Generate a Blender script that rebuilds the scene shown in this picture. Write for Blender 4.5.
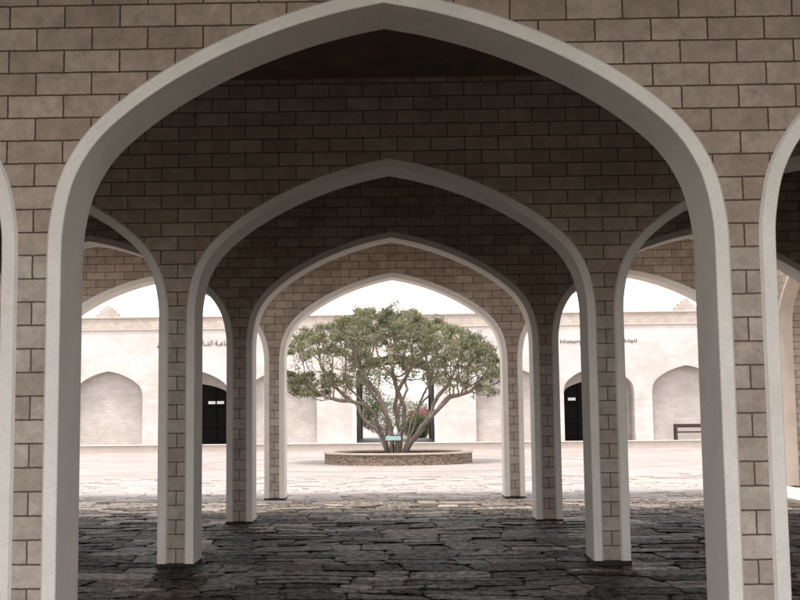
import bpy, bmesh, math, random
from mathutils import Vector, Matrix, noise
C = bpy.context.scene
for o in list(bpy.data.objects): bpy.data.objects.remove(o)
COL = C.collection
R = math.radians

# ---------------------------------------------------------------- camera
CX, F_PX = 371.14, 1166.7
pitch, roll, yaw = 0.1008, -0.0097, -0.0206
fw = Vector((math.sin(yaw)*math.cos(pitch), math.cos(yaw)*math.cos(pitch), math.sin(pitch)))
rt = Vector((math.cos(yaw), -math.sin(yaw), 0))
up = rt.cross(fw)
rt2 = rt*math.cos(roll)+up*math.sin(roll); up2 = up*math.cos(roll)-rt*math.sin(roll)
cd = bpy.data.cameras.new('camera'); cam = bpy.data.objects.new('camera', cd); COL.objects.link(cam)
M = Matrix((rt2, up2, -fw)).transposed().to_4x4(); M.translation = Vector((0, 0, 1.6))
cam.matrix_world = M
cd.sensor_width = 36; cd.lens = 36*F_PX/800; cd.shift_x = (400-CX)/800
cd.clip_start = 0.05; cd.clip_end = 3000
C.camera = cam

# ---------------------------------------------------------------- light
SUN_EL, SUN_AZ = 75, 192          # azimuth clockwise from +Y (north): a high hazy sun, a little behind the camera
w = bpy.data.worlds.new('World'); C.world = w; w.use_nodes = True
nt = w.node_tree; nt.nodes.clear()
sky = nt.nodes.new('ShaderNodeTexSky'); sky.sky_type = 'NISHITA'; sky.sun_disc = False
sky.sun_elevation = R(SUN_EL); sky.sun_rotation = R(SUN_AZ); sky.air_density = 1.0; sky.dust_density = 1.5; sky.ozone_density = 1.0
bg = nt.nodes.new('ShaderNodeBackground'); bg.inputs['Strength'].default_value = 0.15
wo = nt.nodes.new('ShaderNodeOutputWorld')
hs = nt.nodes.new('ShaderNodeHueSaturation'); hs.inputs['Saturation'].default_value = .17   # thin high haze: a pale, nearly colourless sky
wm = nt.nodes.new('ShaderNodeMix'); wm.data_type = 'RGBA'; wm.blend_type = 'MULTIPLY'; wm.inputs[0].default_value = 1; wm.inputs[7].default_value = (1.045, 1.0, .96, 1)
nt.links.new(sky.outputs[0], hs.inputs['Color']); nt.links.new(hs.outputs[0], wm.inputs[6])
nt.links.new(wm.outputs[2], bg.inputs[0]); nt.links.new(bg.outputs[0], wo.inputs[0])
sd = bpy.data.lights.new('sun', 'SUN'); sd.energy = 1.55; sd.angle = R(12); sd.color = (1, .965, .93)
so = bpy.data.objects.new('sun', sd); COL.objects.link(so)
sv = Vector((math.sin(R(SUN_AZ))*math.cos(R(SUN_EL)), math.cos(R(SUN_AZ))*math.cos(R(SUN_EL)), math.sin(R(SUN_EL))))
so.rotation_euler = sv.to_track_quat('Z', 'Y').to_euler(); so.location = (0, -20, 40)
C.view_settings.view_transform = 'Standard'; C.view_settings.look = 'None'
C.view_settings.exposure = 1.68; C.view_settings.gamma = 1
C.render.engine = 'CYCLES'
C.cycles.max_bounces = 10; C.cycles.diffuse_bounces = 6

# ---------------------------------------------------------------- helpers
def mat(name): 
    m = bpy.data.materials.new(name); m.use_nodes = True
    return m, m.node_tree, m.node_tree.nodes['Principled BSDF']
def N(t, typ, **k):
    n = t.nodes.new(typ)
    for a, b in k.items():
        if a.startswith('_'): setattr(n, a[1:], b)
        else: n.inputs[a.replace('__', ' ')].default_value = b
    return n
def ramp(t, src, stops):
    r = t.nodes.new('ShaderNodeValToRGB'); e = r.color_ramp.elements
    e[0].position, e[0].color = stops[0][0], (*stops[0][1], 1)
    e[1].position, e[1].color = stops[-1][0], (*stops[-1][1], 1)
    for p, c in stops[1:-1]:
        x = e.new(p); x.color = (*c, 1)
    t.links.new(src, r.inputs[0]); return r
def mix(t, typ, fac, a, b):
    n = t.nodes.new('ShaderNodeMix'); n.data_type = 'RGBA'; n.blend_type = typ
    for s, v in ((n.inputs[0], fac), (n.inputs[6], a), (n.inputs[7], b)):
        if isinstance(v, bpy.types.NodeSocket): t.links.new(v, s)
        elif isinstance(v, (int, float)): s.default_value = v
        else: s.default_value = (*v, 1)
    return n.outputs[2]
def math_n(t, op, a, b=0.0):
    n = t.nodes.new('ShaderNodeMath'); n.operation = op
    for i, v in enumerate((a, b)):
        if isinstance(v, bpy.types.NodeSocket): t.links.new(v, n.inputs[i])
        else: n.inputs[i].default_value = v
    return n.outputs[0]

BRICK_W, BRICK_H, U0, Z0 = 0.3814, 0.1574, 2.34, 0.0428
def brick_mat(name, c1, c2, mortar, axis='X', bw=BRICK_W, bh=BRICK_H, msize=0.0065, u0=U0, z0=Z0, bump=0.5, spread=0.35):
    m, t, b = mat(name)
    g = N(t, 'ShaderNodeNewGeometry')
    s = N(t, 'ShaderNodeSeparateXYZ'); t.links.new(g.outputs['Position'], s.inputs[0])
    c = N(t, 'ShaderNodeCombineXYZ')
    t.links.new(math_n(t, 'SUBTRACT', s.outputs[0 if axis == 'X' else 1], u0), c.inputs[0])
    t.links.new(math_n(t, 'SUBTRACT', s.outputs[2], z0), c.inputs[1])
    # slightly uneven courses
    nz = N(t, 'ShaderNodeTexNoise', Scale=6.0, Detail=2.0); t.links.new(g.outputs['Position'], nz.inputs['Vector'])
    off = N(t, 'ShaderNodeVectorMath', _operation='MULTIPLY_ADD'); t.links.new(nz.outputs['Color'], off.inputs[0])
    off.inputs[1].default_value = (0.008, 0.006, 0)
    nq = N(t, 'ShaderNodeTexNoise', Scale=38.0, Detail=3.0); t.links.new(g.outputs['Position'], nq.inputs['Vector'])
    of2 = N(t, 'ShaderNodeVectorMath', _operation='MULTIPLY_ADD'); t.links.new(nq.outputs['Color'], of2.inputs[0])
    of2.inputs[1].default_value = (0.009, 0.009, 0); t.links.new(c.outputs[0], of2.inputs[2]); t.links.new(of2.outputs[0], off.inputs[2])
    br = N(t, 'ShaderNodeTexBrick', Scale=1.0, Bias=0.0, _offset=0.5, _offset_frequency=2, _squash=1.0)
    br.inputs['Color1'].default_value = (0, 0, 0, 1); br.inputs['Color2'].default_value = (1, 1, 1, 1)
    br.inputs['Mortar'].default_value = (.5, .5, .5, 1)
    br.inputs['Mortar Size'].default_value = msize; br.inputs['Mortar Smooth'].default_value = 0.25
    br.inputs['Brick Width'].default_value = bw; br.inputs['Row Height'].default_value = bh
    t.links.new(off.outputs[0], br.inputs['Vector'])
    tone = mix(t, 'MIX', br.outputs['Color'], c1, c2)
    n1 = N(t, 'ShaderNodeTexNoise', Scale=9.0, Detail=8.0, Roughness=.65); t.links.new(g.outputs['Position'], n1.inputs['Vector'])
    n2 = N(t, 'ShaderNodeTexNoise', Scale=0.9, Detail=4.0); t.links.new(g.outputs['Position'], n2.inputs['Vector'])
    n3 = N(t, 'ShaderNodeTexNoise', Scale=70.0, Detail=4.0, Roughness=.7); t.links.new(g.outputs['Position'], n3.inputs['Vector'])
    r1 = ramp(t, n1.outputs[0], [(.3, (1-spread,)*3), (.7, (1,)*3)])
    r2 = ramp(t, n2.outputs[0], [(.35, (.82, .80, .78)), (.65, (1, 1, 1))])
    r3 = ramp(t, n3.outputs[0], [(.34, (.6, .58, .56)), (.46, (1, 1, 1))])
    tone = mix(t, 'MULTIPLY', 1.0, tone, r1.outputs[0]); tone = mix(t, 'MULTIPLY', 1.0, tone, r2.outputs[0])
    tone = mix(t, 'MULTIPLY', .55, tone, r3.outputs[0])
    col = mix(t, 'MIX', br.outputs['Fac'], tone, mortar)
    t.links.new(col, b.inputs['Base Color'])
    b.inputs['Roughness'].default_value = .92; b.inputs['Specular IOR Level'].default_value = .25
    h = math_n(t, 'MULTIPLY_ADD', n1.outputs[0], .35)
    t.nodes[-1].inputs[2].default_value = 0
    h2 = math_n(t, 'ADD', h, math_n(t, 'MULTIPLY', n3.outputs[0], .25))
    h3 = math_n(t, 'SUBTRACT', h2, math_n(t, 'MULTIPLY', br.outputs['Fac'], 1.0))
    bp = N(t, 'ShaderNodeBump', Strength=bump, Distance=0.012); t.links.new(h3, bp.inputs['Height'])
    t.links.new(bp.outputs[0], b.inputs['Normal'])
    return m
def plaster(name, col, rough=.85, dirt=.25, scale=3.0, bump=.25, spec=.3):
    m, t, b = mat(name)
    g = N(t, 'ShaderNodeNewGeometry')
    n1 = N(t, 'ShaderNodeTexNoise', Scale=scale, Detail=8.0, Roughness=.6); t.links.new(g.outputs['Position'], n1.inputs['Vector'])
    n2 = N(t, 'ShaderNodeTexNoise', Scale=60.0, Detail=5.0, Roughness=.7); t.links.new(g.outputs['Position'], n2.inputs['Vector'])
    r1 = ramp(t, n1.outputs[0], [(.3, tuple(x*(1-dirt) for x in col)), (.65, col)])
    r2 = ramp(t, n2.outputs[0], [(.3, (.8, .79, .77)), (.55, (1, 1, 1))])
    t.links.new(mix(t, 'MULTIPLY', .7, r1.outputs[0], r2.outputs[0]), b.inputs['Base Color'])
    b.inputs['Roughness'].default_value = rough; b.inputs['Specular IOR Level'].default_value = spec
    bp = N(t, 'ShaderNodeBump', Strength=bump, Distance=0.006)
    t.links.new(n2.outputs[0], bp.inputs['Height']); t.links.new(bp.outputs[0], b.inputs['Normal'])
    return m
def flat(name, col, rough=.6, metal=0.0, spec=.5):
    m, t, b = mat(name)
    g = N(t, 'ShaderNodeNewGeometry')
    n1 = N(t, 'ShaderNodeTexNoise', Scale=12.0, Detail=4.0); t.links.new(g.outputs['Position'], n1.inputs['Vector'])
    r1 = ramp(t, n1.outputs[0], [(.3, tuple(x*.8 for x in col)), (.7, col)])
    t.links.new(r1.outputs[0], b.inputs['Base Color'])
    b.inputs['Roughness'].default_value = rough; b.inputs['Metallic'].default_value = metal; b.inputs['Specular IOR Level'].default_value = spec
    return m

def obj(name, bm, m, parent=None, smooth=False):
    me = bpy.data.meshes.new(name); bm.normal_update(); bm.to_mesh(me); bm.free()
    if m: me.materials.append(m)
    if smooth:
        for p in me.polygons: p.use_smooth = True
    o = bpy.data.objects.new(name, me); COL.objects.link(o)
    if parent: o.parent = parent
    return o
def tag(o, label, cat, group=None):
    o['label'] = label; o['category'] = cat
    if group: o['group'] = group
    return o
def thing(name, label, cat, loc=(0, 0, 0), group=None):
    o = bpy.data.objects.new(name, None); COL.objects.link(o); o.location = loc
    o.empty_display_size = .3
    return tag(o, label, cat, group)
def struct(o): o['kind'] = 'structure'; return o
def box(bm, x0, x1, y0, y1, z0, z1):
    v = [bm.verts.new(p) for p in ((x0,y0,z0),(x1,y0,z0),(x1,y1,z0),(x0,y1,z0),(x0,y0,z1),(x1,y0,z1),(x1,y1,z1),(x0,y1,z1))]
    for f in ((0,3,2,1),(4,5,6,7),(0,1,5,4),(1,2,6,5),(2,3,7,6),(3,0,4,7)): bm.faces.new([v[i] for i in f])
    return v
def bevel(bm, w, seg=2):
    bmesh.ops.bevel(bm, geom=list(bm.edges), offset=w, segments=seg, affect='EDGES', profile=.5)
def prism(bm, pts, y0, y1, swap=False):
    """extrude a closed (x,z) outline from y0 to y1; swap: outline is (y,z), extruded along x"""
    P = (lambda a, z, y: (y, a, z)) if swap else (lambda a, z, y: (a, y, z))
    A = [bm.verts.new(P(x, z, y0)) for x, z in pts]; B = [bm.verts.new(P(x, z, y1)) for x, z in pts]
    bm.faces.new(A); bm.faces.new(list(reversed(B)))
    n = len(pts)
    for i in range(n): bm.faces.new((A[i], B[i], B[(i+1) % n], A[(i+1) % n]))
def finish(bm):
    bmesh.ops.recalc_face_normals(bm, faces=list(bm.faces))
def child_tree_copy(o, parent=None):
    c = o.copy(); COL.objects.link(c); c.parent = parent
    for ch in list(o.children): child_tree_copy(ch, c)
    return c

# ---- the arch: half profile measured on the inner front corner, smoothed with a Catmull-Rom curve
PR = [(2.183, 2.45), (2.183, 2.69), (2.170, 2.93), (2.105, 3.22), (1.955, 3.48), (1.72, 3.70), (1.42, 3.905), (1.05, 4.098), (.66, 4.252), (.30, 4.357), (0, 4.42)]
def half_curve(sub=5):
    out = []
    P = PR + [(-.28, 4.49)]
    for i in range(1, len(P)-2):
        p0, p1, p2, p3 = P[i-1], P[i], P[i+1], P[i+2]
        for k in range(sub):
            t = k/sub
            out.append(tuple(.5*((2*p1[j])+(-p0[j]+p2[j])*t+(2*p0[j]-5*p1[j]+4*p2[j]-p3[j])*t*t+(-p0[j]+3*p1[j]-3*p2[j]+p3[j])*t**3) for j in (0, 1)))
    out.append((0, PR[-1][1]))
    return out
HALF = half_curve()
ZS = HALF[0][1]
def offset_half(d):
    """profile pushed outwards by d"""
    o = []
    for i, (x, z) in enumerate(HALF):
        a = HALF[max(i-1, 0)]; b = HALF[min(i+1, len(HALF)-1)]
        tx, tz = b[0]-a[0], b[1]-a[1]; l = math.hypot(tx, tz); nx, nz = tz/l, -tx/l
        if i == 0: nx, nz = 1, 0
        o.append((x+nx*d, z+nz*d))
    # mitre at the apex
    a, b = o[-3], o[-2]; s = (b[1]-a[1])/(b[0]-a[0])
    o[-1] = (0, b[1]-b[0]*s)
    return o
def arch_line(cx, d=0.0, zb=0.0, sx=1.0, sz=1.0, zlift=0.0):
    """points from left foot over the apex to the right foot"""
    h = offset_half(d)
    tr = lambda x, z: (cx+x*sx, (z-ZS)*sz+ZS+zlift)
    L = [(cx-h[0][0]*sx, zb)] + [tr(-x, z) for x, z in h] + [tr(x, z) for x, z in reversed(h[:-1])] + [(cx+h[0][0]*sx, zb)]
    return L
RIM = 0.105
XC, BAY, PIER, TH = -0.055, 4.767, 0.401, 0.50
HW = BAY/2-PIER/2

# ---------------------------------------------------------------- materials
M_brick = brick_mat('sandstone_block', (.43, .34, .275), (.56, .465, .385), (.085, .060, .045))
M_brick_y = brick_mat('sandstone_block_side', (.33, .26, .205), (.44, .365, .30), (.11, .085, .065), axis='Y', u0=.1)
M_pier = brick_mat('sandstone_pier_block', (.48, .405, .345), (.62, .54, .475), (.11, .083, .066))
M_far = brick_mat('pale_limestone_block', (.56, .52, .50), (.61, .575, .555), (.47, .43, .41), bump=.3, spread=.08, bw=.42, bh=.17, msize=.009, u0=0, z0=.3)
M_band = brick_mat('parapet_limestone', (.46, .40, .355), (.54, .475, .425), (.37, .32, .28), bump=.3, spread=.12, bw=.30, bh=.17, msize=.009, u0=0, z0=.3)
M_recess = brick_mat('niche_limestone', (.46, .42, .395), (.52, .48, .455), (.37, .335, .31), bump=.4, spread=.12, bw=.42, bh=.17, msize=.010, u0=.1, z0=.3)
M_frame = plaster('white_render', (.82, .775, .72), dirt=.12, scale=2.2)
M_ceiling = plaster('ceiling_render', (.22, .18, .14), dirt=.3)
M_white = plaster('portal_white_render', (.78, .76, .73), dirt=.08)
M_kerb = plaster('pale_kerb_stone', (.62, .56, .52), dirt=.2)
M_plat = plaster('pinkish_step_stone', (.44, .375, .335), dirt=.12)

# ---------------------------------------------------------------- the setting: ground and paving
def paving_mat():
    m, t, b = mat('dark_flagstone')
    g = N(t, 'ShaderNodeNewGeometry')
    a = N(t, 'ShaderNodeAttribute', _attribute_name='tone')
    n1 = N(t, 'ShaderNodeTexNoise', Scale=5.0, Detail=10.0, Roughness=.7, Distortion=.6); t.links.new(g.outputs['Position'], n1.inputs['Vector'])
    n2 = N(t, 'ShaderNodeTexNoise', Scale=34.0, Detail=9.0, Roughness=.8, Distortion=.5); t.links.new(g.outputs['Position'], n2.inputs['Vector'])
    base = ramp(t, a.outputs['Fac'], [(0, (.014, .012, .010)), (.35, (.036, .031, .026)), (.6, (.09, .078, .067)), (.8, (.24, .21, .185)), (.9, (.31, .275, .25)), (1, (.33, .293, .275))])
    r1 = ramp(t, n1.outputs[0], [(.32, (.45, .45, .45)), (.62, (1.25, 1.22, 1.18))])
    r2 = ramp(t, n2.outputs[0], [(.38, (.25, .24, .23)), (.52, (.9, .86, .82)), (.63, (2.6, 2.45, 2.3))])  # bright specks stand for broken highlights, put into the colour
    c = mix(t, 'MULTIPLY', 1.0, base.outputs[0], r1.outputs[0]); c = mix(t, 'MULTIPLY', .9, c, r2.outputs[0])
    t.links.new(c, b.inputs['Base Color'])
    rr = ramp(t, n2.outputs[0], [(.36, (0,)*3), (.62, (.4,)*3)])
    gl = N(t, 'ShaderNodeAttribute', _attribute_name='gloss')
    t.links.new(math_n(t, 'SUBTRACT', math_n(t, 'ADD', rr.outputs[0], gl.outputs['Fac']), .12), b.inputs['Roughness'])
    # worn, half polished patches: gloss comes and goes over every slab
    n5 = N(t, 'ShaderNodeTexNoise', Scale=10.0, Detail=5.0, Roughness=.75, Distortion=.4); t.links.new(g.outputs['Position'], n5.inputs['Vector'])
    n6 = N(t, 'ShaderNodeTexNoise', Scale=1.1, Detail=3.0); t.links.new(g.outputs['Position'], n6.inputs['Vector'])
    s5 = ramp(t, n5.outputs[0], [(.44, (.04,)*3), (.60, (1.0,)*3)]); s6 = ramp(t, n6.outputs[0], [(.38, (.45,)*3), (.62, (1.0,)*3)])
    t.links.new(math_n(t, 'MULTIPLY', math_n(t, 'MULTIPLY', s5.outputs[0], s6.outputs[0]), .95), b.inputs['Specular IOR Level'])
    c = mix(t, 'MULTIPLY', 1.0, c, ramp(t, n5.outputs[0], [(.40, (.35, .34, .33)), (.52, (.9, .88, .85)), (.64, (2.2, 2.1, 2.0))]).outputs[0])
    # slabs paled for the courtyard's brightness take less noise
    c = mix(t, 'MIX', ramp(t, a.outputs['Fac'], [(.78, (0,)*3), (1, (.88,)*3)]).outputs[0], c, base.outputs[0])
    t.links.new(c, b.inputs['Base Color'])
    h = math_n(t, 'ADD', math_n(t, 'MULTIPLY', n1.outputs[0], 1.0), math_n(t, 'MULTIPLY', n2.outputs[0], .6))
    h = math_n(t, 'ADD', h, math_n(t, 'MULTIPLY', n5.outputs[0], .9))
    bp = N(t, 'ShaderNodeBump', Strength=1.0, Distance=.05)
    t.links.new(ramp(t, a.outputs['Fac'], [(.75, (1,)*3), (1, (.22,)*3)]).outputs[0], bp.inputs['Strength']); t.links.new(h, bp.inputs['Height']); t.links.new(bp.outputs[0], b.inputs['Normal'])
    b.inputs['Specular Tint'].default_value = (1, .95, .9, 1)
    return m
def ground_mat():
    m, t, b = mat('courtyard_paving')
    g = N(t, 'ShaderNodeNewGeometry')
    br = N(t, 'ShaderNodeTexBrick', Scale=1.0, Bias=0.0, _offset=0.5)
    br.inputs['Color1'].default_value = (.265, .232, .215, 1); br.inputs['Color2'].default_value = (.325, .288, .27, 1); br.inputs['Mortar'].default_value = (.22, .19, .17, 1)
    br.inputs['Mortar Size'].default_value = .012; br.inputs['Brick Width'].default_value = .9; br.inputs['Row Height'].default_value = .55
    t.links.new(g.outputs['Position'], br.inputs['Vector'])
    n1 = N(t, 'ShaderNodeTexNoise', Scale=.35, Detail=6.0); t.links.new(g.outputs['Position'], n1.inputs['Vector'])
    n2 = N(t, 'ShaderNodeTexNoise', Scale=14.0, Detail=6.0); t.links.new(g.outputs['Position'], n2.inputs['Vector'])
    r1 = ramp(t, n1.outputs[0], [(.35, (.86, .84, .83)), (.65, (1, 1, 1))]); r2 = ramp(t, n2.outputs[0], [(.3, (.85,)*3), (.6, (1,)*3)])
    c = mix(t, 'MULTIPLY', 1.0, br.outputs['Color'], r1.outputs[0]); c = mix(t, 'MULTIPLY', .7, c, r2.outputs[0])
    t.links.new(c, b.inputs['Base Color']); b.inputs['Roughness'].default_value = .8
    bp = N(t, 'ShaderNodeBump', Strength=.3, Distance=.01); t.links.new(n2.outputs[0], bp.inputs['Height']); t.links.new(bp.outputs[0], b.inputs['Normal'])
    return m
bm = bmesh.new()
vs = [bm.verts.new(p) for p in ((-900, -600, -.03), (900, -600, -.03), (900, 1500, -.03), (-900, 1500, -.03))]; bm.faces.new(vs)
struct(obj('ground', bm, ground_mat()))
M_sandy = ground_mat(); M_joint = flat('dark_joint_grit', (.035, .03, .026), .95)
bm = bmesh.new(); X0, X1, Y0, Y1 = -7.7, 7.7, -9.0, 33.0; Y_IN = 20.2
vs = [bm.verts.new(p) for p in ((X0, Y0, -.022), (X1, Y0, -.022), (X1, Y1, -.022), (X0, Y1, -.022))]
for v in vs[2:]: v.co.y = 25.0
bm.faces.new(vs)
struct(obj('paving_bed', bm, M_joint))
bm = bmesh.new(); vs = [bm.verts.new(p) for p in ((-17, 25.0, -.0225), (17, 25.0, -.0225), (17, Y1+.6, -.0225), (-17, Y1+.6, -.0225))]; bm.faces.new(vs)
struct(obj('courtyard_paving_bed', bm, M_sandy))
bm = bmesh.new(); vs = [bm.verts.new(p) for p in ((-60, -90, -.02), (60, -90, -.02), (60, -9.05, -.02), (-60, -9.05, -.02))]; bm.faces.new(vs)
struct(obj('added_dark_ground', bm, flat('added_dark_green', (.05, .06, .03), .95)))  # unseen dark ground, added to cut light bounced from behind the camera
# irregular flagstones: coursed, each with wandering edges, its own height, tilt and tone
def my_drop(rnd, y): return y > 27.5 and rnd.random() < (y-27.5)/6.5
def flagstones():
    rnd = random.Random(5)
    bm = bmesh.new(); lay = bm.verts.layers.float.new('tone'); glo = bm.verts.layers.float.new('gloss')
    y = Y0
    def wob(x, y, s=.9): 
        n = noise.noise_vector(Vector((x*s, y*s, 3.1))); n2 = noise.noise_vector(Vector((x*4, y*4, 9)))
        return x+n.x*.22+n2.x*.045, y+n.y*.22+n2.y*.04
    while y < Y1-.2:
        XW = 17.0 if y > 24.1 else 7.7
        X0, X1 = -XW, XW
        h = rnd.choice((.26, .34, .42, .50, .58)); x = X0+rnd.uniform(-.6, 0)
        while x < X1:
            wd = rnd.uniform(.34, 1.0)
            cells = [(x, y, x+wd, y+h)]
            if h > .4 and rnd.random() < .45:
                k = rnd.uniform(.4, .6); cells = [(x, y, x+wd, y+h*k), (x, y+h*k, x+wd, y+h)]
            elif wd > .9 and rnd.random() < .25:
                k = rnd.uniform(.4, .6); cells = [(x, y, x+wd*k, y+h), (x+wd*k, y, x+wd, y+h)]
            for (a, b_, c, d) in cells:
                g = rnd.uniform(.004, .012); a += g; b_ += g; c -= g; d -= g
                a = max(a, X0); c = min(c, X1); d = min(d, Y1)
                if d > Y_IN and d < 24.6: a = max(a, -7.25); c = min(c, 7.25)
                if my_drop(rnd, (b_+d)/2): continue
                if c-a < .12 or d-b_ < .1: continue
                cr = min(.07, (c-a)*.2, (d-b_)*.2)*rnd.uniform(.3, 1.2)
                cor = [(a+cr, b_), ((a+c)/2, b_), (c-cr, b_), (c, b_+cr), (c, (b_+d)/2), (c, d-cr), (c-cr, d), ((a+c)/2, d), (a+cr, d), (a, d-cr), (a, (b_+d)/2), (a, b_+cr)]
                tx, ty = rnd.gauss(0, .016), rnd.gauss(0, .018); z = rnd.uniform(-.006, .004)
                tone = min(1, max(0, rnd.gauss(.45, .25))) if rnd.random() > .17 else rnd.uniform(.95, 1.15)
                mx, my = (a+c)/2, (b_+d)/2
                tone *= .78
                if my > 17.9: k = min(1, (my-17.9)/7.5); tone = tone+(1-tone)*min(1, max(0, k*1.15+rnd.uniform(-.12, .12)))   # brightening toward the courtyard painted into the slab tone
                top, ins, low = [], [], []
                for (px, py) in cor:
                    qx, qy = wob(px, py)
                    zz = z+tx*(px-mx)+ty*(py-my)
                    top.append(bm.verts.new((qx, qy, zz-.007))); low.append(bm.verts.new((qx, qy, -.03)))
                    ins.append(bm.verts.new((qx+(mx-px)*.05, qy+(my-py)*.05, zz)))
                gv = rnd.uniform(.34, .58)
                for v in top+low+ins: v[lay] = tone; v[glo] = gv
                bm.faces.new(ins); n = 12
                for i in range(n):
                    bm.faces.new((top[i], top[(i+1) % n], ins[(i+1) % n], ins[i])); bm.faces.new((low[i], low[(i+1) % n], top[(i+1) % n], top[i]))
            x += wd
        y += h
    return bm
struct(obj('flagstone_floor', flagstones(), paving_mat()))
# pale kerb strip along both sides of the arcade
for s, nm in ((1, 'kerb'), (-1, 'kerb')):
    bm = bmesh.new()
    yy = 20.4
    while yy < 25.2:
        box(bm, *(sorted((s*7.27, s*7.85))), yy, yy+1.19, -.03, .055); box(bm, *(sorted((s*7.86, s*8.44))), yy, yy+1.19, -.03, .053); yy += 1.2
    bevel(bm, .008, 1); struct(obj(nm, bm, M_kerb))

# ---------------------------------------------------------------- the arcade
ZCUT = Z0+BRICK_H*17
ROOF_Z = 5.45
ends = (-1.5*BAY-PIER/2+XC, 1.5*BAY+PIER/2+XC)
def surround_bm(cx, d_in=0.0, rim=RIM, y0=-.026, y1=TH+.026, zb=0.0, sx=1, sz=1, zlift=0, swap=False):
    bm = bmesh.new()
    I = arch_line(cx, d_in, zb, sx, sz, zlift); O = arch_line(cx, d_in+rim, zb, sx, sz, zlift); O2 = arch_line(cx, d_in+rim-.017, zb, sx, sz, zlift)
    O3 = arch_line(cx, d_in+.006, zb, sx, sz, zlift)
    P = (lambda p, y: (y, p[0], p[1])) if swap else (lambda p, y: (p[0], y, p[1]))
    loops = [(O, y0+.024), (O2, y0), (O3, y0), (I, y0+.006), (I, y1-.006), (O3, y1), (O2, y1), (O, y1-.024)]
    V = [[bm.verts.new(P(p, y)) for p in L] for L, y in loops]
    n = len(I)
    for a in range(len(V)):
        A, B = V[a], V[(a+1) % len(V)]
        for i in range(n-1): bm.faces.new((A[i], A[i+1], B[i+1], B[i]))
    for k in (0, n-1): bm.faces.new([L[k] for L in V])
    finish(bm); return bm
def auto_smooth(o, ang=30):
    for p in o.data.polygons: p.use_smooth = True
    bm = bmesh.new(); bm.from_mesh(o.data)
    for e in bm.edges:
        if len(e.link_faces) == 2 and e.calc_face_angle(0) > R(ang): e.smooth = False
    bm.to_mesh(o.data); bm.free()
labels = ['nearest brick arcade wall with one huge white rimmed pointed arch',
          'second brick arcade wall, dim, seen inside the nearest arch',
          'third brick arcade wall with a thin sunlit strip under its arch',
          'farthest brick arcade wall, opening onto the bright courtyard and tree']
def wall_parts(t, nb):
    """brickwork above the springing (a comb outline), one pier between each pair of arches, one surround per arch"""
    e0, e1 = XC-(nb+.5)*BAY-PIER/2, XC+(nb+.5)*BAY+PIER/2
    parts = []
    out = [(e0, ZCUT), (e0, ROOF_Z), (e1, ROOF_Z), (e1, ZCUT)]
    for k in range(nb, -nb-1, -1):
        L = [p for p in arch_line(XC+k*BAY, RIM-.001, 0) if p[1] > ZCUT+.001]
        xo = HW+RIM-.001
        out += [(XC+k*BAY+xo, ZCUT)] + list(reversed(L)) + [(XC+k*BAY-xo, ZCUT)]
    bm = bmesh.new(); prism(bm, out, 0, TH); bm.normal_update(); bmesh.ops.triangulate(bm, faces=[f for f in bm.faces if len(f.verts) > 4]); finish(bm)
    parts.append(obj('brickwork', bm, M_brick, t))
    for j in range(2*nb+2):
        k = j-nb-.5
        c = XC+k*BAY; a, b = c-PIER/2+RIM-.001, c+PIER/2-RIM+.001
        if j == 0: a = e0
        if j == 2*nb+1: b = e1
        bm = bmesh.new(); box(bm, a, b, 0, TH, -.03, ZCUT)
        parts.append(obj('pier', bm, M_pier, t))
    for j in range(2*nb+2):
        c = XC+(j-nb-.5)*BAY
        bm = bmesh.new(); box(bm, c-PIER/2-.006, c+PIER/2+.006, -.032, TH+.032, -.025, .034); bevel(bm, .004, 1)  # dark band at each pier foot: staining and contact shade as colour
        parts.append(obj('base_stain_shade', bm, M_foot, t))
    for k in range(-nb, nb+1):
        o = obj('arch_surround', surround_bm(XC+k*BAY, zb=-.03), M_frame, t); auto_smooth(o); parts.append(o)
    return parts
base_parts = None; GAPC = 2.15; M_foot = flat('dark_foot_stain_shade', (.03, .025, .02), .9); M_canopy = plaster('added_canopy_render', (.34, .29, .25), dirt=.2)
for i in range(4):
    y0 = 7.737+5.2153*i
    t = thing('arcade_wall', labels[i], 'arcade wall', (0, y0, 0), 'parallel brick walls of the arcade')
    if i == 3:
        wall_parts(t, 1)
        bm = bmesh.new(); box(bm, ends[0]-.04, ends[1]+.04, -GAPC, TH+.04, ROOF_Z+.003, ROOF_Z+.22); bevel(bm, .012); obj('added_canopy', bm, M_canopy, t)  # unseen slab added to dim the front of this wall
    elif base_parts is None: base_parts = wall_parts(t, 1)
    else:
        for p in base_parts:
            c = p.copy(); COL.objects.link(c); c.parent = t
YB = 7.737+5.2153*3+TH
t = thing('arcade_roof', 'flat dark ceiling slab roofing the brick arcade', 'roof', (0, 0, ROOF_Z))
ROOF_Y0 = 2.6; e2 = 1.5*BAY+.55; Y3 = 7.737+5.2153*2+TH  # roof edges placed for the light they let in
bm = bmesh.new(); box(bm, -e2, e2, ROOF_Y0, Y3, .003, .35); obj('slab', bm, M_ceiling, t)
bm = bmesh.new()
for a in ((-e2, -e2+.3, ROOF_Y0+.3, Y3-.3), (e2-.3, e2, ROOF_Y0+.3, Y3-.3), (-e2, e2, ROOF_Y0, ROOF_Y0+.3), (-e2, e2, Y3-.3, Y3)):
    box(bm, *a, .352, .95)
obj('parapet', bm, M_brick, t)

M_side = plaster('added_side_wall_render', (.66, .58, .50), dirt=.15)
# unseen side walls, added to cut side light in the covered bays
for s, lb in ((-1, 'plain unseen side wall added to block light on the left'), (1, 'plain unseen side wall added to block light on the right')):
    a = (ends[0]-.304, ends[0]-.004) if s < 0 else (ends[1]+.004, ends[1]+.304)
    bm = bmesh.new(); box(bm, a[0], a[1], 2.65, Y3, -.03, ROOF_Z); tag(obj('added_side_wall', bm, M_side), lb, 'wall', 'added light-blocking side walls')

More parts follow.
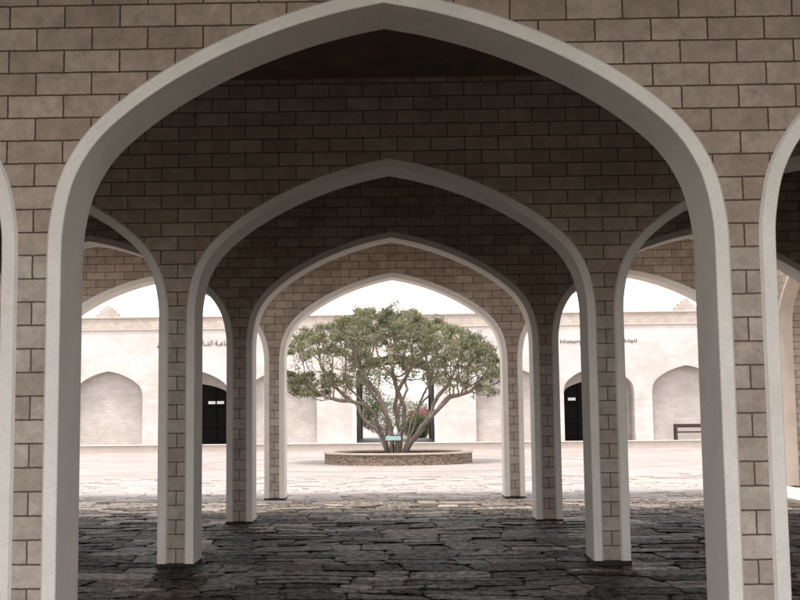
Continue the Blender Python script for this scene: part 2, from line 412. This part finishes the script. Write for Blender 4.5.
# ---- flanking gallery at the sides of the courtyard edge
SX = 8.44
def side_gallery(s, label):
    t = thing('gallery_wall', label, 'gallery wall', (0, 0, 0), 'flanking gallery walls')
    cs = [25.8-2.183-k*BAY for k in range(1)]
    ylo, yhi = cs[-1]-HW-PIER, 26.35
    zl = .55
    out = [(ylo, .05), (ylo, 6.0), (yhi, 6.0), (yhi, .05)]
    for c in cs:
        out += list(reversed(arch_line(c, RIM-.001, .05, zlift=zl)))
    x0, x1 = (SX, SX+.28) if s > 0 else (-SX-.28, -SX)
    bm = bmesh.new(); prism(bm, out, x0, x1, swap=True); bm.normal_update(); bmesh.ops.triangulate(bm, faces=[f for f in bm.faces if len(f.verts) > 4]); finish(bm)
    obj('brickwork', bm, M_brick_y, t)
    for c in cs:
        o = obj('arch_surround', surround_bm(c, y0=x0-.012, y1=x1+.012, zb=.05, zlift=zl, swap=True), M_frame2, t); auto_smooth(o)
    bm = bmesh.new()
    a = sorted((s*(SX+.285), s*14.0)); box(bm, a[0], a[1], 25.95, 26.35, 0, 6.0)
    obj('end_wall', bm, M_brick, t)
    bm = bmesh.new(); a = sorted((s*(SX-.15), s*14.0)); box(bm, a[0], a[1], ylo, yhi, 6.003, 6.25); obj('slab', bm, M_ceiling, t)
M_frame2 = plaster('tan_render', (.56, .47, .40), dirt=.15)
side_gallery(1, 'tan arched gallery wall past the right end of the brick arcade')
side_gallery(-1, 'matching arched gallery wall beyond the left end of the brick arcade')

# ---------------------------------------------------------------- museum building across the courtyard
FY = 60.6; PL = .30
bt = thing('museum_building', 'long low white limestone building with blind arches across the courtyard', 'building', (0, 0, 0))
bm = bmesh.new(); box(bm, -32, 32, 59.85, FY+.9, -.03, PL); 
struct(obj('platform', bm, M_plat))
bm = bmesh.new(); xx = -32.0
while xx < 31.9: box(bm, xx+.004, xx+1.19, 59.80, 60.25, PL-.001, PL+.035); xx += 1.2
bevel(bm, .008, 1); struct(obj('platform_edge', bm, M_kerb))
# arch shape rescaled to the museum's niches
NS = 1.81/HW
def niche_line(cx, hw=1.81, spring=2.75, apex=4.16, zb=PL):
    k = (apex-spring)/(4.42-ZS)
    h = HALF
    return [(cx-hw, zb)] + [(cx-x*hw/HW, spring+(z-ZS)*k) for x, z in h] + [(cx+x*hw/HW, spring+(z-ZS)*k) for x, z in reversed(h[:-1])] + [(cx+hw, zb)]
centres = [-24.1, -19.55, -15.0, -10.46, -5.92, 5.92, 10.46, 15.0, 19.55, 24.1]
def portal_line(d=0): return niche_line(-.05, 2.03+d, 3.7, 4.9+d)
NB = .45
out = [(-31, PL), (-31, 6.27), (31, 6.27), (31, PL)]
holes = [(c, niche_line(c)) for c in centres]+[(0, portal_line(.17))]
for c, L in sorted(holes, key=lambda q: -q[0]): out += list(reversed(L))
bm = bmesh.new(); prism(bm, out, FY, FY+NB); bm.normal_update(); bmesh.ops.triangulate(bm, faces=[f for f in bm.faces if len(f.verts) > 4]); finish(bm)
obj('facade', bm, M_far, bt)
# back of the niches
out = [(-31, PL), (-31, 6.27), (31, 6.27), (31, PL)]
dc = (-10.46, 10.46)
for c, L in sorted([(c, niche_line(c, 1.80, 2.75, 4.15)) for c in dc]+[(0, portal_line(.17))], key=lambda q: -q[0]): out += list(reversed(L))
bm = bmesh.new(); prism(bm, out, FY+NB+.002, FY+NB+.35); bm.normal_update(); bmesh.ops.triangulate(bm, faces=[f for f in bm.faces if len(f.verts) > 4]); finish(bm)
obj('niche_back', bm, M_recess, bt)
bm = bmesh.new(); box(bm, -31, 31, FY+.01, FY+.8, 6.33, 6.90); obj('parapet', bm, M_band, bt)
bm = bmesh.new(); box(bm, -31.05, 31.05, FY-.05, FY+.8, 6.272, 6.328); bevel(bm, .01, 1); obj('string_course', bm, M_plat, bt)
bm = bmesh.new(); box(bm, -31.05, 31.05, FY-.05, FY+.85, 6.902, 6.99); bevel(bm, .015, 2); obj('coping', bm, M_plat, bt)
# stepped merlons over the blind arches
for c in centres[::2][:2]+[-5.92]*0+[15.0, 24.1]:
    cc = c*15.08/15.0
    bm = bmesh.new()
    for hw, z0, z1 in ((.60, 0, .20), (.42, .20, .38), (.24, .38, .50)):
        box(bm, cc-hw, cc+hw, FY-.02, FY+.33, 6.992+z0, 6.992+z1)
    n = 10; pts = [(cc+.15*math.cos(math.pi*k/n), 6.992+.50+.14*math.sin(math.pi*k/n)) for k in range(n+1)]
    prism(bm, pts, FY-.02, FY+.33); finish(bm)
    obj('merlon', bm, M_band, bt)
bm = bmesh.new(); box(bm, -13, -8, FY+.902, FY+1.9, -.03, PL-.001); obj('porch_floor', bm, M_plat, bt)
bm = bmesh.new(); box(bm, 8, 13, FY+.902, FY+1.9, -.03, PL-.001); obj('porch_floor', bm, M_plat, bt)
# doors: dark glazed leaves with rails and an exit plate
M_dark = flat('black_lattice_door', (.004, .0035, .003), .7, 0, .1)
M_glass = flat('dark_door_glass', (.002, .002, .002), .5, 0, .08)
M_plate = flat('white_sign_plate', (.80, .82, .80), .5)
M_handle = flat('steel_handle', (.45, .44, .42), .3, .9)
for c in dc:
    # the porch: splayed tunnel behind the front arch, its back wall pierced by the door arch
    bm = bmesh.new(); A_ = niche_line(c, 1.815, 2.75, 4.165); B_ = niche_line(c, 2.05, 2.75, 4.40)
    ya_, yb_ = FY+NB+.353, FY+1.5
    V = [[bm.verts.new((p[0], yy, p[1])) for p in LL] for LL, yy in ((A_, ya_), (B_, ya_), (B_, yb_), (A_, yb_))]
    for q in range(4):
        for i in range(len(A_)-1): bm.faces.new((V[q][i], V[q][i+1], V[(q+1) % 4][i+1], V[(q+1) % 4][i]))
    for k in (0, -1): bm.faces.new([v[k] for v in V])
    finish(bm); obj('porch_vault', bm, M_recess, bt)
    out = [(c-2.3, PL), (c-2.3, 4.7), (c+2.3, 4.7), (c+2.3, PL)] + list(reversed(niche_line(c, 1.60, 2.72, 3.50)))
    bm = bmesh.new(); prism(bm, out, FY+1.502, FY+1.75); bm.normal_update(); bmesh.ops.triangulate(bm, faces=[f for f in bm.faces if len(f.verts) > 4]); finish(bm); obj('porch_wall', bm, M_recess, bt)
    DY = 1.5-NB-.05
    L = niche_line(c, 1.70, 2.72, 3.54, PL+.003)
    bm = bmesh.new(); prism(bm, L, FY+1.755, FY+1.79); finish(bm)
    d = obj('door', bm, M_glass, bt); d['label'] = 'dark arched double door under a pointed arch'
    bm = bmesh.new()
    for x in (-1.56, -.80, -.012, .012, .80, 1.56):
        xx = c+x; top = 3.42-.42*abs(x/1.6)**1.6-(.2 if abs(x) > 1.5 else 0)
        box(bm, xx-.035, xx+.035, FY+DY+NB+.11, FY+DY+NB+.158, PL+.004, top)
    for z in (PL+.12, 1.3, 2.35): box(bm, c-1.55, c+1.55, FY+DY+NB+.12, FY+DY+NB+.157, z-.05, z+.05)
    obj('door_frame', bm, M_dark, d)
    for x in (-.12, .12):
        bm = bmesh.new(); box(bm, c+x-.018, c+x+.018, FY+DY+NB+.05, FY+DY+NB+.08, 1.15, 1.6); bevel(bm, .006); obj('handle', bm, M_handle, d)
    for x in ((.92, 1.30),) if c < 0 else ((-1.38, -.98),):
        bm = bmesh.new(); box(bm, c+x[0], c+x[1], FY+DY+NB+.085, FY+DY+NB+.108, 2.42, 2.57); bevel(bm, .006)
        obj('sign_plate', bm, M_plate, d)
    if c < 0:
        bm = bmesh.new(); box(bm, c+.46, c+.84, FY+DY+NB+.085, FY+DY+NB+.108, 2.42, 2.57); bevel(bm, .006); obj('sign_plate', bm, M_plate, d)
# portal and the passage through the building
o = obj('portal_surround', surround_bm(0), M_white, bt)
bm = bmesh.new()
I, O = portal_line(0), portal_line(.169); ya, yb = FY-.03, FY+.85
V = [[bm.verts.new((p[0], y, max(p[1], PL))) for p in L] for L, y in ((O, ya), (I, ya), (I, yb), (O, yb))]
for a in range(4):
    A, B = V[a], V[(a+1) % 4]
    for i in range(len(I)-1): bm.faces.new((A[i], A[i+1], B[i+1], B[i]))
finish(bm); bm.to_mesh(o.data); bm.free()
PD = 14.0
M_pass = plaster('shaded_passage_wall', (.13, .105, .085), dirt=.3)  # dark colour carries the shade of the unlit passage
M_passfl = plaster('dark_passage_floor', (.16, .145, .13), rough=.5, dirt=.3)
for s in (-1, 1):
    bm = bmesh.new(); a = sorted((-.05+s*2.22, -.05+s*2.6)); box(bm, a[0], a[1], FY+.86, FY+PD, PL, 5.2); obj('passage_wall', bm, M_pass, bt)
bm = bmesh.new(); box(bm, -2.65, 2.55, FY+.86, FY+PD, 5.2, 5.5); obj('passage_ceiling', bm, M_pass, bt)
bm = bmesh.new(); box(bm, -2.25, 2.15, FY+.905, FY+PD+.3, -.03, PL); obj('passage_floor', bm, M_passfl, bt)
out = [(-31, -.03), (-31, 6.9), (31, 6.9), (31, -.03)] + list(reversed(niche_line(-.05, 2.1, 4.3, 5.0, -.03)))
bm = bmesh.new(); prism(bm, out, FY+PD+.002, FY+PD+.4); bm.normal_update(); bmesh.ops.triangulate(bm, faces=[f for f in bm.faces if len(f.verts) > 4]); finish(bm); obj('rear_wall', bm, M_far, bt)
for s in (-1, 1):
    bm = bmesh.new(); a = sorted((s*30.6, s*31)); box(bm, a[0], a[1], FY+.8, FY+PD, -.03, 6.9); obj('end_wall', bm, M_far, bt)
for a, b in ((-31, -2.66), (2.56, 31)):
    bm = bmesh.new(); box(bm, a+.4, b-.4, FY+.8, FY+PD, 6.0, 6.3); obj('roof_slab', bm, M_ceiling, bt)
# half open passage leaves, added as the dark of the unlit sides
for s in (-1, 1):
    bm = bmesh.new(); x = -.05+s*2.08
    box(bm, *sorted((x, x+s*.06)), FY+1.0, FY+2.7, PL+.01, 3.3); obj('door', bm, M_dark, bt)
    bm = bmesh.new(); box(bm, *sorted((x-s*.02, x-s*.06)), FY+1.3, FY+1.38, 1.2, 1.7); bevel(bm, .01); obj('handle', bm, M_handle, bt)

# lettering on the frieze
M_letter = flat('bronze_lettering', (.10, .08, .065), .5, .3)
def lettering(text, x0, x1, z, size, name='lettering'):
    cu = bpy.data.curves.new(name, 'FONT'); cu.body = text; cu.size = size; cu.extrude = .012; cu.align_x = 'LEFT'
    o = bpy.data.objects.new(name, cu); COL.objects.link(o); bpy.context.view_layer.update()
    me = bpy.data.meshes.new_from_object(o.evaluated_get(bpy.context.evaluated_depsgraph_get()))
    bpy.data.objects.remove(o)
    xs = [v.co.x for v in me.vertices]; a, b = min(xs), max(xs); k = (x1-x0)/(b-a)
    for v in me.vertices:
        v.co = (x0+(v.co.x-a)*k, FY-.016-v.co.z, z+v.co.y)
    me.materials.clear(); me.materials.append(M_letter)
    n = bpy.data.objects.new(name, me); COL.objects.link(n); n.parent = bt; return n
lettering('History', 8.53, 9.68, 5.36, .27)
lettering('Hall', 11.86, 12.48, 5.36, .27)
def arabic(seq): return ''.join(reversed(seq))
# "قاعة التاريخ" in presentation forms, written right to left, the joining strokes drawn out
K = '\u0640'
w1 = ['\uFED7', '\uFE8E', '\uFECB', K, '\uFE94']
w2 = ['\uFE8D', '\uFEDF', '\uFE98', K, '\uFE8E', '\uFEAD', '\uFEF3', K, '\uFEA6']
lettering(arabic(w1), -9.42, -8.72, 5.45, .36)
lettering(arabic(w2[:5]), -10.05, -9.52, 5.45, .36); lettering(arabic(w2[5:]), -12.45, -10.25, 5.45, .36)

# ---------------------------------------------------------------- bench
def bench():
    M_wood = flat('dark_red_wood', (.035, .013, .009), .6)
    t = thing('bench', 'dark red wooden bench against the right blind arch', 'bench', (15.0, 60.28, PL))
    bm = bmesh.new()
    for k in range(4): box(bm, -.72, .72, -.22+k*.115, -.22+k*.115+.09, .40, .47)
    obj('seat', bm, M_wood, t)
    bm = bmesh.new(); box(bm, -.72, .72, .23, .28, .66, .84)
    obj('backrest', bm, M_wood, t)
    for sx in (-1, 1):
        for y in (-.2, .24):
            bm = bmesh.new(); top = .62 if y < 0 else .845
            box(bm, sx*.75-.045, sx*.75+.045, y-.028, y+.028, 0, top); obj('leg', bm, M_wood, t)
        bm = bmesh.new(); box(bm, sx*.75-.035, sx*.75+.035, -.24, .21, .622, .66); obj('armrest', bm, M_wood, t)
bench()

# ---------------------------------------------------------------- planter, paving ring, tree
PC = Vector((0.05, 42.85)); PRR = 2.70
def ringmesh(r0, r1, z0, z1, n=96, c=PC):
    bm = bmesh.new(); L = []
    for r, z in ((r0, z0), (r1, z0), (r1, z1), (r0, z1)):
        L.append([bm.verts.new((c.x+r*math.cos(2*math.pi*i/n), c.y+r*math.sin(2*math.pi*i/n), z)) for i in range(n)])
    for a in range(4):
        for i in range(n): bm.faces.new((L[a][i], L[a][(i+1) % n], L[(a+1) % 4][(i+1) % n], L[(a+1) % 4][i]))
    finish(bm); return bm
def rubble_mat():
    m, t, b = mat('planter_rubble_stone')
    g = N(t, 'ShaderNodeNewGeometry')
    mp = N(t, 'ShaderNodeMapping'); mp.inputs['Scale'].default_value = (2.4, 2.4, 5); t.links.new(g.outputs['Position'], mp.inputs[0])
    v = N(t, 'ShaderNodeTexVoronoi', _feature='F1'); t.links.new(mp.outputs[0], v.inputs['Vector'])
    v2 = N(t, 'ShaderNodeTexVoronoi', _feature='DISTANCE_TO_EDGE'); t.links.new(mp.outputs[0], v2.inputs['Vector'])
    bw = N(t, 'ShaderNodeRGBToBW'); t.links.new(v.outputs['Color'], bw.inputs[0])
    r = ramp(t, bw.outputs[0], [(.2, (.12, .085, .062)), (.5, (.20, .148, .112)), (.8, (.29, .225, .175))])
    e = ramp(t, v2.outputs['Distance'], [(.02, (.35, .33, .3)), (.10, (1, 1, 1))])
    t.links.new(mix(t, 'MULTIPLY', 1.0, r.outputs[0], e.outputs[0]), b.inputs['Base Color'])
    b.inputs['Roughness'].default_value = .9
    bp = N(t, 'ShaderNodeBump', Strength=.7, Distance=.03); t.links.new(v2.outputs['Distance'], bp.inputs['Height']); t.links.new(bp.outputs[0], b.inputs['Normal'])
    return m
pt = thing('planter', 'low round stone planter ringing the courtyard tree', 'planter', (0, 0, 0))
obj('planter_wall', ringmesh(PRR-.32, PRR-.02, -.03, .33), rubble_mat(), pt)
cp = obj('coping', ringmesh(PRR-.36, PRR+.02, .332, .385), plaster('planter_coping', (.50, .42, .35), dirt=.2), pt)
bm = bmesh.new(); rnd = random.Random(3); nseg = 40
rings = [[bm.verts.new((PC.x+r*math.cos(2*math.pi*i/nseg), PC.y+r*math.sin(2*math.pi*i/nseg), .22+.1*(1-r/2.4)+rnd.uniform(-.015, .015))) for i in range(nseg)] for r in (2.375, 2.0, 1.5, 1.0, .5)]
for a in range(4):
    for i in range(nseg): bm.faces.new((rings[a][i], rings[a][(i+1) % nseg], rings[a+1][(i+1) % nseg], rings[a+1][i]))
bm.faces.new(rings[-1]); finish(bm)
obj('soil', bm, plaster('dark_soil', (.07, .05, .038), dirt=.4, scale=8), pt)
struct(obj('paving_ring', ringmesh(7.0, 7.25, -.05, -.024), flat('brown_paver_ring', (.30, .22, .18), .85)))

def tube(bm, pts, rad, sides=7):
    prev = None; n = len(pts)
    for i, p in enumerate(pts):
        d = (pts[min(i+1, n-1)]-pts[max(i-1, 0)])
        d = d.normalized() if d.length > 1e-6 else Vector((0, 0, 1))
        a = d.orthogonal().normalized() if prev is None else (prev[1]-d*prev[1].dot(d)).normalized()
        b = d.cross(a)
        L = [bm.verts.new(p+(a*math.cos(2*math.pi*k/sides)+b*math.sin(2*math.pi*k/sides))*rad[i]*(1+.12*math.sin(3*k+i))) for k in range(sides)]
        if prev:
            for k in range(sides): bm.faces.new((prev[0][k], prev[0][(k+1) % sides], L[(k+1) % sides], L[k]))
        prev = (L, a)
    bm.faces.new(prev[0])
def bark_mat(name, c0, c1):
    m, t, b = mat(name)
    g = N(t, 'ShaderNodeNewGeometry')
    mp = N(t, 'ShaderNodeMapping'); mp.inputs['Scale'].default_value = (18, 18, 5); t.links.new(g.outputs['Position'], mp.inputs[0])
    n = N(t, 'ShaderNodeTexNoise', Scale=1.0, Detail=8.0, Roughness=.7); t.links.new(mp.outputs[0], n.inputs['Vector'])
    r = ramp(t, n.outputs[0], [(.3, c0), (.7, c1)]); t.links.new(r.outputs[0], b.inputs['Base Color']); b.inputs['Roughness'].default_value = .9
    bp = N(t, 'ShaderNodeBump', Strength=.8, Distance=.03); t.links.new(n.outputs[0], bp.inputs['Height']); t.links.new(bp.outputs[0], b.inputs['Normal'])
    return m
def leaf_mat(name, stops, trans=.35):
    m, t, b = mat(name)
    a = N(t, 'ShaderNodeAttribute', _attribute_name='tone')
    r = ramp(t, a.outputs['Fac'], stops)
    t.links.new(r.outputs[0], b.inputs['Base Color']); b.inputs['Roughness'].default_value = .55; b.inputs['Specular IOR Level'].default_value = .3
    tr = N(t, 'ShaderNodeBsdfTranslucent'); t.links.new(r.outputs[0], tr.inputs['Color'])
    mx = N(t, 'ShaderNodeMixShader', Fac=trans); t.links.new(b.outputs[0], mx.inputs[1]); t.links.new(tr.outputs[0], mx.inputs[2])
    t.links.new(mx.outputs[0], t.nodes['Material Output'].inputs[0])
    return m
def leaf(bm, lay, p, d, ln, wd, tone, rnd):
    s = d.orthogonal().normalized(); s = (s*math.cos(a := rnd.uniform(0, 6.28))+d.cross(s)*math.sin(a))
    nrm = d.cross(s)
    v = [bm.verts.new(q) for q in (p, p+d*ln*.5+s*wd, p+d*ln-nrm*ln*.12, p+d*ln*.5-s*wd)]
    for x in v: x[lay] = tone
    bm.faces.new(v)
def rdir(rnd, up=.0):
    while True:
        v = Vector((rnd.uniform(-1, 1), rnd.uniform(-1, 1), rnd.uniform(-1, 1)))
        if .05 < v.length < 1: break
    v.normalize(); v.z += up; return v.normalized()

KX = 42.85/F_PX
def P(px, py, dy=0.0):
    """photo measurement at the tree's distance -> metres"""
    D = 42.85+dy
    x = (px-396.4)/F_PX*D; z = 1.6+(417.8-(px-396)*.0097-py)/F_PX*D
    return Vector((x, D, z))
def build_tree():
    rnd = random.Random(11)
    t = thing('tree', 'broad multi-stemmed green tree growing in the round stone planter', 'tree', (0, 0, 0))
    # crown top and underside measured against the photograph, swept round the trunk
    # outline: x (px) -> top y, bottom y
    prof = [(287, 345, 398), (297, 336, 398), (310, 332, 398), (325, 326, 394), (344, 319, 388), (358, 312, 384), (370, 307, 380), (388, 305, 376), (407, 307, 376), (423, 311, 380), (438, 318, 384), (454, 326, 386), (470, 333, 390), (485, 340, 393), (495, 352, 392), (500, 364, 388)]
    def span(px):
        for (a, t0, b0), (b, t1, b1) in zip(prof, prof[1:]):
            if a <= px <= b:
                k = (px-a)/(b-a); return t0+(t1-t0)*k, b0+(b1-b0)*k
        return None
    att = []
    tries = 0
    clumps = []; dens = []
    while len(clumps) < 370 and tries < 60000:
        tries += 1
        px = rnd.uniform(287, 499); sp = span(px)
        if not sp: continue
        hwid = 3.75; x = (px-396.4)/F_PX*42.85+.1
        dmax = 3.5*math.sqrt(max(0, 1-(x/4.0)**2))
        dy = rnd.uniform(-dmax, dmax); q = 1-(dy/3.9)**2
        top, bot = sp
        top2 = top+(1-q)*28; 
        k = rnd.random()**1.5
        py = top2+(bot-top2)*k
        c = P(px, py, dy)
        if px < 346 and 354 < py < 375 and rnd.random() < .93: continue      # gap above the low left limb
        if any((c-o).length < .36 for o in clumps): continue
        clumps.append(c); dens.append(1-.72*min(1, k*1.25) if not (px < 335 and py > 370) else 1.0)
    for px, py in ((292, 384), (300, 380), (310, 390), (318, 385), (328, 393), (305, 394), (296, 392)): clumps.append(P(px, py, rnd.uniform(-.8, .8))); dens.append(1.0)
    for c in clumps:
        for _ in range(13):
            att.append(c+rdir(rnd)*rnd.uniform(.05, .38)*Vector((1, 1, .6)).length/1.4)
    # main stems
    stems = [
        [P(389, 452, 0), P(384, 436, -.1), P(379, 424, -.2), P(371, 409, -.3), P(360, 398, -.4), P(348, 388, -.3)],
        [P(388, 452, -.1), P(382, 432, -.25), P(374, 414, -.45), P(362, 404, -.7), P(346, 402, -.8), P(326, 397, -.9)],
        [P(392, 452, .1), P(389, 424, .35), P(383, 404, .6), P(374, 388, .9), P(362, 374, 1.2)],
        [P(395, 452, 0), P(397, 430, .05), P(396, 412, 0), P(397, 392, -.1), P(404, 382, -.2), P(411, 366, -.4)],
        [P(399, 452, -.05), P(402, 430, -.3), P(404, 408, -.6), P(398, 390, -.9), P(392, 374, -1.2)],
        [P(402, 452, 0), P(410, 437, .15), P(415, 420, .3), P(420, 402, .6), P(430, 386, .9)],
        [P(403, 453, -.1), P(413, 440, -.2), P(421, 427, -.3), P(432, 415, -.35), P(440, 406, -.3), P(450, 397, -.2), P(470, 391, -.1)],
        [P(404, 453, .1), P(417, 436, .1), P(427, 421, .2), P(433, 404, .3), P(443, 392, .5), P(452, 378, .8)],
        [P(387, 453, .1), P(381, 438, .4), P(376, 428, .6), P(366, 420, .9), P(356, 405, 1.2), P(340, 392, 1.5)],
        [P(401, 453, .2), P(408, 438, .6), P(409, 424, .9), P(416, 408, 1.2), P(428, 398, 1.6)],
        [P(390, 452, -.2), P(386, 440, -.5), P(387, 420, -.9), P(379, 402, -1.2), P(368, 388, -1.6)],
        [P(391, 452, .2), P(393, 430, .6), P(400, 408, 1.0), P(408, 390, 1.5)],
    ]
    nodes, parent = [], []
    def add(p, par): nodes.append(p); parent.append(par); return len(nodes)-1
    root = add(Vector((.03, 42.85, .2)), -1)
    for s in stems:
        par = root; prevp = nodes[root]
        for k, p in enumerate(s):
            seg = (p-prevp); n = max(1, int(seg.length/.14))
            for j in range(1, n+1):
                q = prevp.lerp(p, j/n)
                q = q+Vector(noise.noise_vector(q*1.7))*.07+Vector(noise.noise_vector(q*4.5))*.025
                par = add(q, par)
            prevp = p
    STEP, KILL, INFL = .15, .2, 2.2
    alive = list(att)
    from mathutils import kdtree
    for it in range(90):
        if not alive: break
        kd = kdtree.KDTree(len(nodes))
        for i, p in enumerate(nodes): kd.insert(p, i)
        kd.balance()
        pull = {}; rest = []
        for a in alive:
            co, idx, dist = kd.find(a)
            if dist < KILL: continue
            rest.append(a)
            if dist < INFL and nodes[idx].z > 1.1: pull.setdefault(idx, Vector()); pull[idx] = pull[idx]+(a-co).normalized()
        alive = rest
        if not pull: break
        for idx, v in pull.items():
            if v.length < .05: continue
            d = v.normalized()+rdir(rnd)*.30; d.normalize()
            add(nodes[idx]+d*STEP, idx)
    n = len(nodes); kids = [[] for _ in range(n)]
    for i, p in enumerate(parent):
        if p >= 0: kids[p].append(i)
    rad = [0]*n
    for i in range(n-1, -1, -1):
        if not kids[i]: rad[i] = .0085
        else: rad[i] = sum(rad[k]**2.05 for k in kids[i])**(1/2.05)
    sc = .088/max(rad[k] for k in kids[root])
    rad = [max(.007, min(.13, r*(sc if r > .02 else 1)) if r > .02 else r) for r in rad]
    bm = bmesh.new()
    for i in range(n):
        for c in kids[i]:
            # start a new tube at every side branch; follow the thickest child
            if i != root and c == max(kids[i], key=lambda k: rad[k]): continue
            ch = [i, c]
            while kids[ch[-1]]: ch.append(max(kids[ch[-1]], key=lambda k: rad[k]))
            rr = [rad[j] for j in ch]; rr[0] = rr[1]
            tube(bm, [nodes[j] for j in ch], rr, 7 if rr[1] > .03 else 5)
    # root flare
    finish(bm)
    obj('trunk', bm, bark_mat('grey_brown_bark', (.055, .04, .032), (.30, .24, .20)), t, smooth=True)
    bm = bmesh.new(); lay = bm.verts.layers.float.new('tone')
    tips = [i for i in range(n) if nodes[i].z > 2.3 and rad[i] < .016]
    for i in tips:
        p = nodes[i]
        # clump density varies with position: gaps and tufts
        dn = noise.noise(p*1.5+Vector((7, 0, 0)))+.9*noise.noise(p*3.1)
        cnt = int(max(0, 7+dn*13)) + (8 if not kids[i] else 0)
        base = .5+.55*noise.noise(p*1.9+Vector((0, 5, 2)))
        for _ in range(cnt):
            d = rdir(rnd, .45); q = p+rdir(rnd)*rnd.uniform(0, .15)
            leaf(bm, lay, q, d, rnd.uniform(.06, .11), rnd.uniform(.012, .02), min(1, max(0, base+rnd.gauss(0, .2))), rnd)
    for c, dn_ in zip(clumps, dens):
        base = .5+.6*noise.noise(c*.9+Vector((0, 5, 2)))+rnd.gauss(0, .1); rx = rnd.uniform(.16, .34)
        for _ in range(int(rnd.uniform(80, 270)*dn_)):
            v = rdir(rnd)*rnd.random()**.5; q = c+Vector((v.x*rx, v.y*rx, v.z*rx*.55))
            leaf(bm, lay, q, rdir(rnd, .5), rnd.uniform(.06, .12), rnd.uniform(.012, .022), min(1, max(0, base+rnd.gauss(0, .2))), rnd)
    print('TREE nodes', n, 'leaves', len(bm.faces))
    obj('crown', bm, leaf_mat('tree_leaves', [(0, (.045, .055, .025)), (.45, (.14, .15, .075)), (.8, (.25, .255, .14)), (1, (.36, .33, .23))]), t)
build_tree()

# small turquoise plaque on a white pointed post in front of the trunk
t = thing('plaque', 'small turquoise plaque with a white pointed finial before the tree trunk', 'sign', (-.12, 41.9, .25))
bm = bmesh.new(); box(bm, -.02, .02, -.012, .03, 0, .72); bevel(bm, .006); obj('post', bm, M_dark, t)
bm = bmesh.new(); box(bm, -.27, .27, -.05, -.014, .55, .70); bevel(bm, .008); obj('plate', bm, flat('turquoise_plate', (.42, .66, .62), .5), t)
bm = bmesh.new(); n = 12
prof = [(.02, .72), (.075, .76), (.085, .86), (.06, .95), (.02, 1.04), (.002, 1.08)]
L = [[bm.verts.new((.08+r*math.cos(2*math.pi*i/n), .01+r*math.sin(2*math.pi*i/n), z)) for i in range(n)] for r, z in prof]
for a in range(len(L)-1):
    for i in range(n): bm.faces.new((L[a][i], L[a][(i+1) % n], L[a+1][(i+1) % n], L[a+1][i]))
bm.faces.new(L[0]); bm.faces.new(L[-1]); finish(bm); obj('finial', bm, M_plate, t, smooth=True)

# ---------------------------------------------------------------- planting seen through the passage
def shrub(name, label, cat, c, rx, ry, h, nl, stops, seed, ls=.12, z0=.0, trunk=None, group=None):
    rnd = random.Random(seed); t = thing(name, label, cat, (0, 0, 0), group)
    bm = bmesh.new(); lay = bm.verts.layers.float.new('tone')
    for _ in range(nl):
        d = rdir(rnd); r = rnd.uniform(.45, 1)**.6
        f = 1+.35*noise.noise(d*2.3+Vector((seed, 0, 0)))
        p = Vector((c[0]+d.x*rx*r*f, c[1]+d.y*ry*r*f, z0+h*.5+d.z*h*.5*r*f))
        if p.z < z0: continue
        leaf(bm, lay, p, rdir(rnd, .4), ls*rnd.uniform(.7, 1.3), ls*.3, min(1, max(0, .5+.7*noise.noise(p*1.3)+rnd.gauss(0, .18))), rnd)
    obj('foliage', bm, leaf_mat(name+'_leaves', stops), t)
    bm = bmesh.new()
    for k in range(6):
        a = k*1.05; b = Vector((c[0]+.1*math.cos(a), c[1]+.1*math.sin(a), 0)); e = Vector((c[0]+rx*.55*math.cos(a), c[1]+ry*.55*math.sin(a), z0+h*.6))
        m_ = (b+e)/2+Vector((0, 0, .25*h)); tube(bm, [b, (b+m_)/2+Vector((.03, 0, 0)), m_, e], [.07, .055, .04, .015], 6)
    obj('stem', bm, M_bark2, t, smooth=True)
M_bark2 = bark_mat('shrub_bark', (.06, .045, .035), (.18, .14, .11))
GR = [(0, (.02, .035, .012)), (.5, (.06, .085, .03)), (1, (.14, .17, .07))]
PK = [(0, (.06, .07, .03)), (.45, (.20, .11, .08)), (1, (.42, .22, .19))]
shrub('bush', 'dense dark green bush behind the passage, right of the trunk', 'bush', (1.6, 88, 0), 1.1, 1.0, 1.7, 5000, GR, 2)
shrub('bougainvillea', 'pink flowering bougainvillea glimpsed through the tree stems', 'shrub', (2.1, 90.5, 0), 1.3, 1.0, 1.0, 4000, PK, 3, z0=1.25)
shrub('bush', 'tall loose green bush at the left side of the passage view', 'bush', (-3.0, 92, 0), 2.1, 1.4, 4.6, 9000, GR, 4, z0=.6)
shrub('bush', 'pale green bush beyond the passage, left of centre', 'bush', (-.2, 96, 0), 3.4, 1.4, 3.3, 9000, [(0, (.05, .065, .03)), (1, (.24, .24, .14))], 5)
for k, (x, s) in enumerate(((-9, 21), (7.5, 22))):
    shrub('bush', ('broad green hedge bush behind the building to the left', 'broad green hedge bush behind the building to the right')[k], 'bush', (x, 99, 0), 4, 1.5, 3.2, 7000, GR, s)
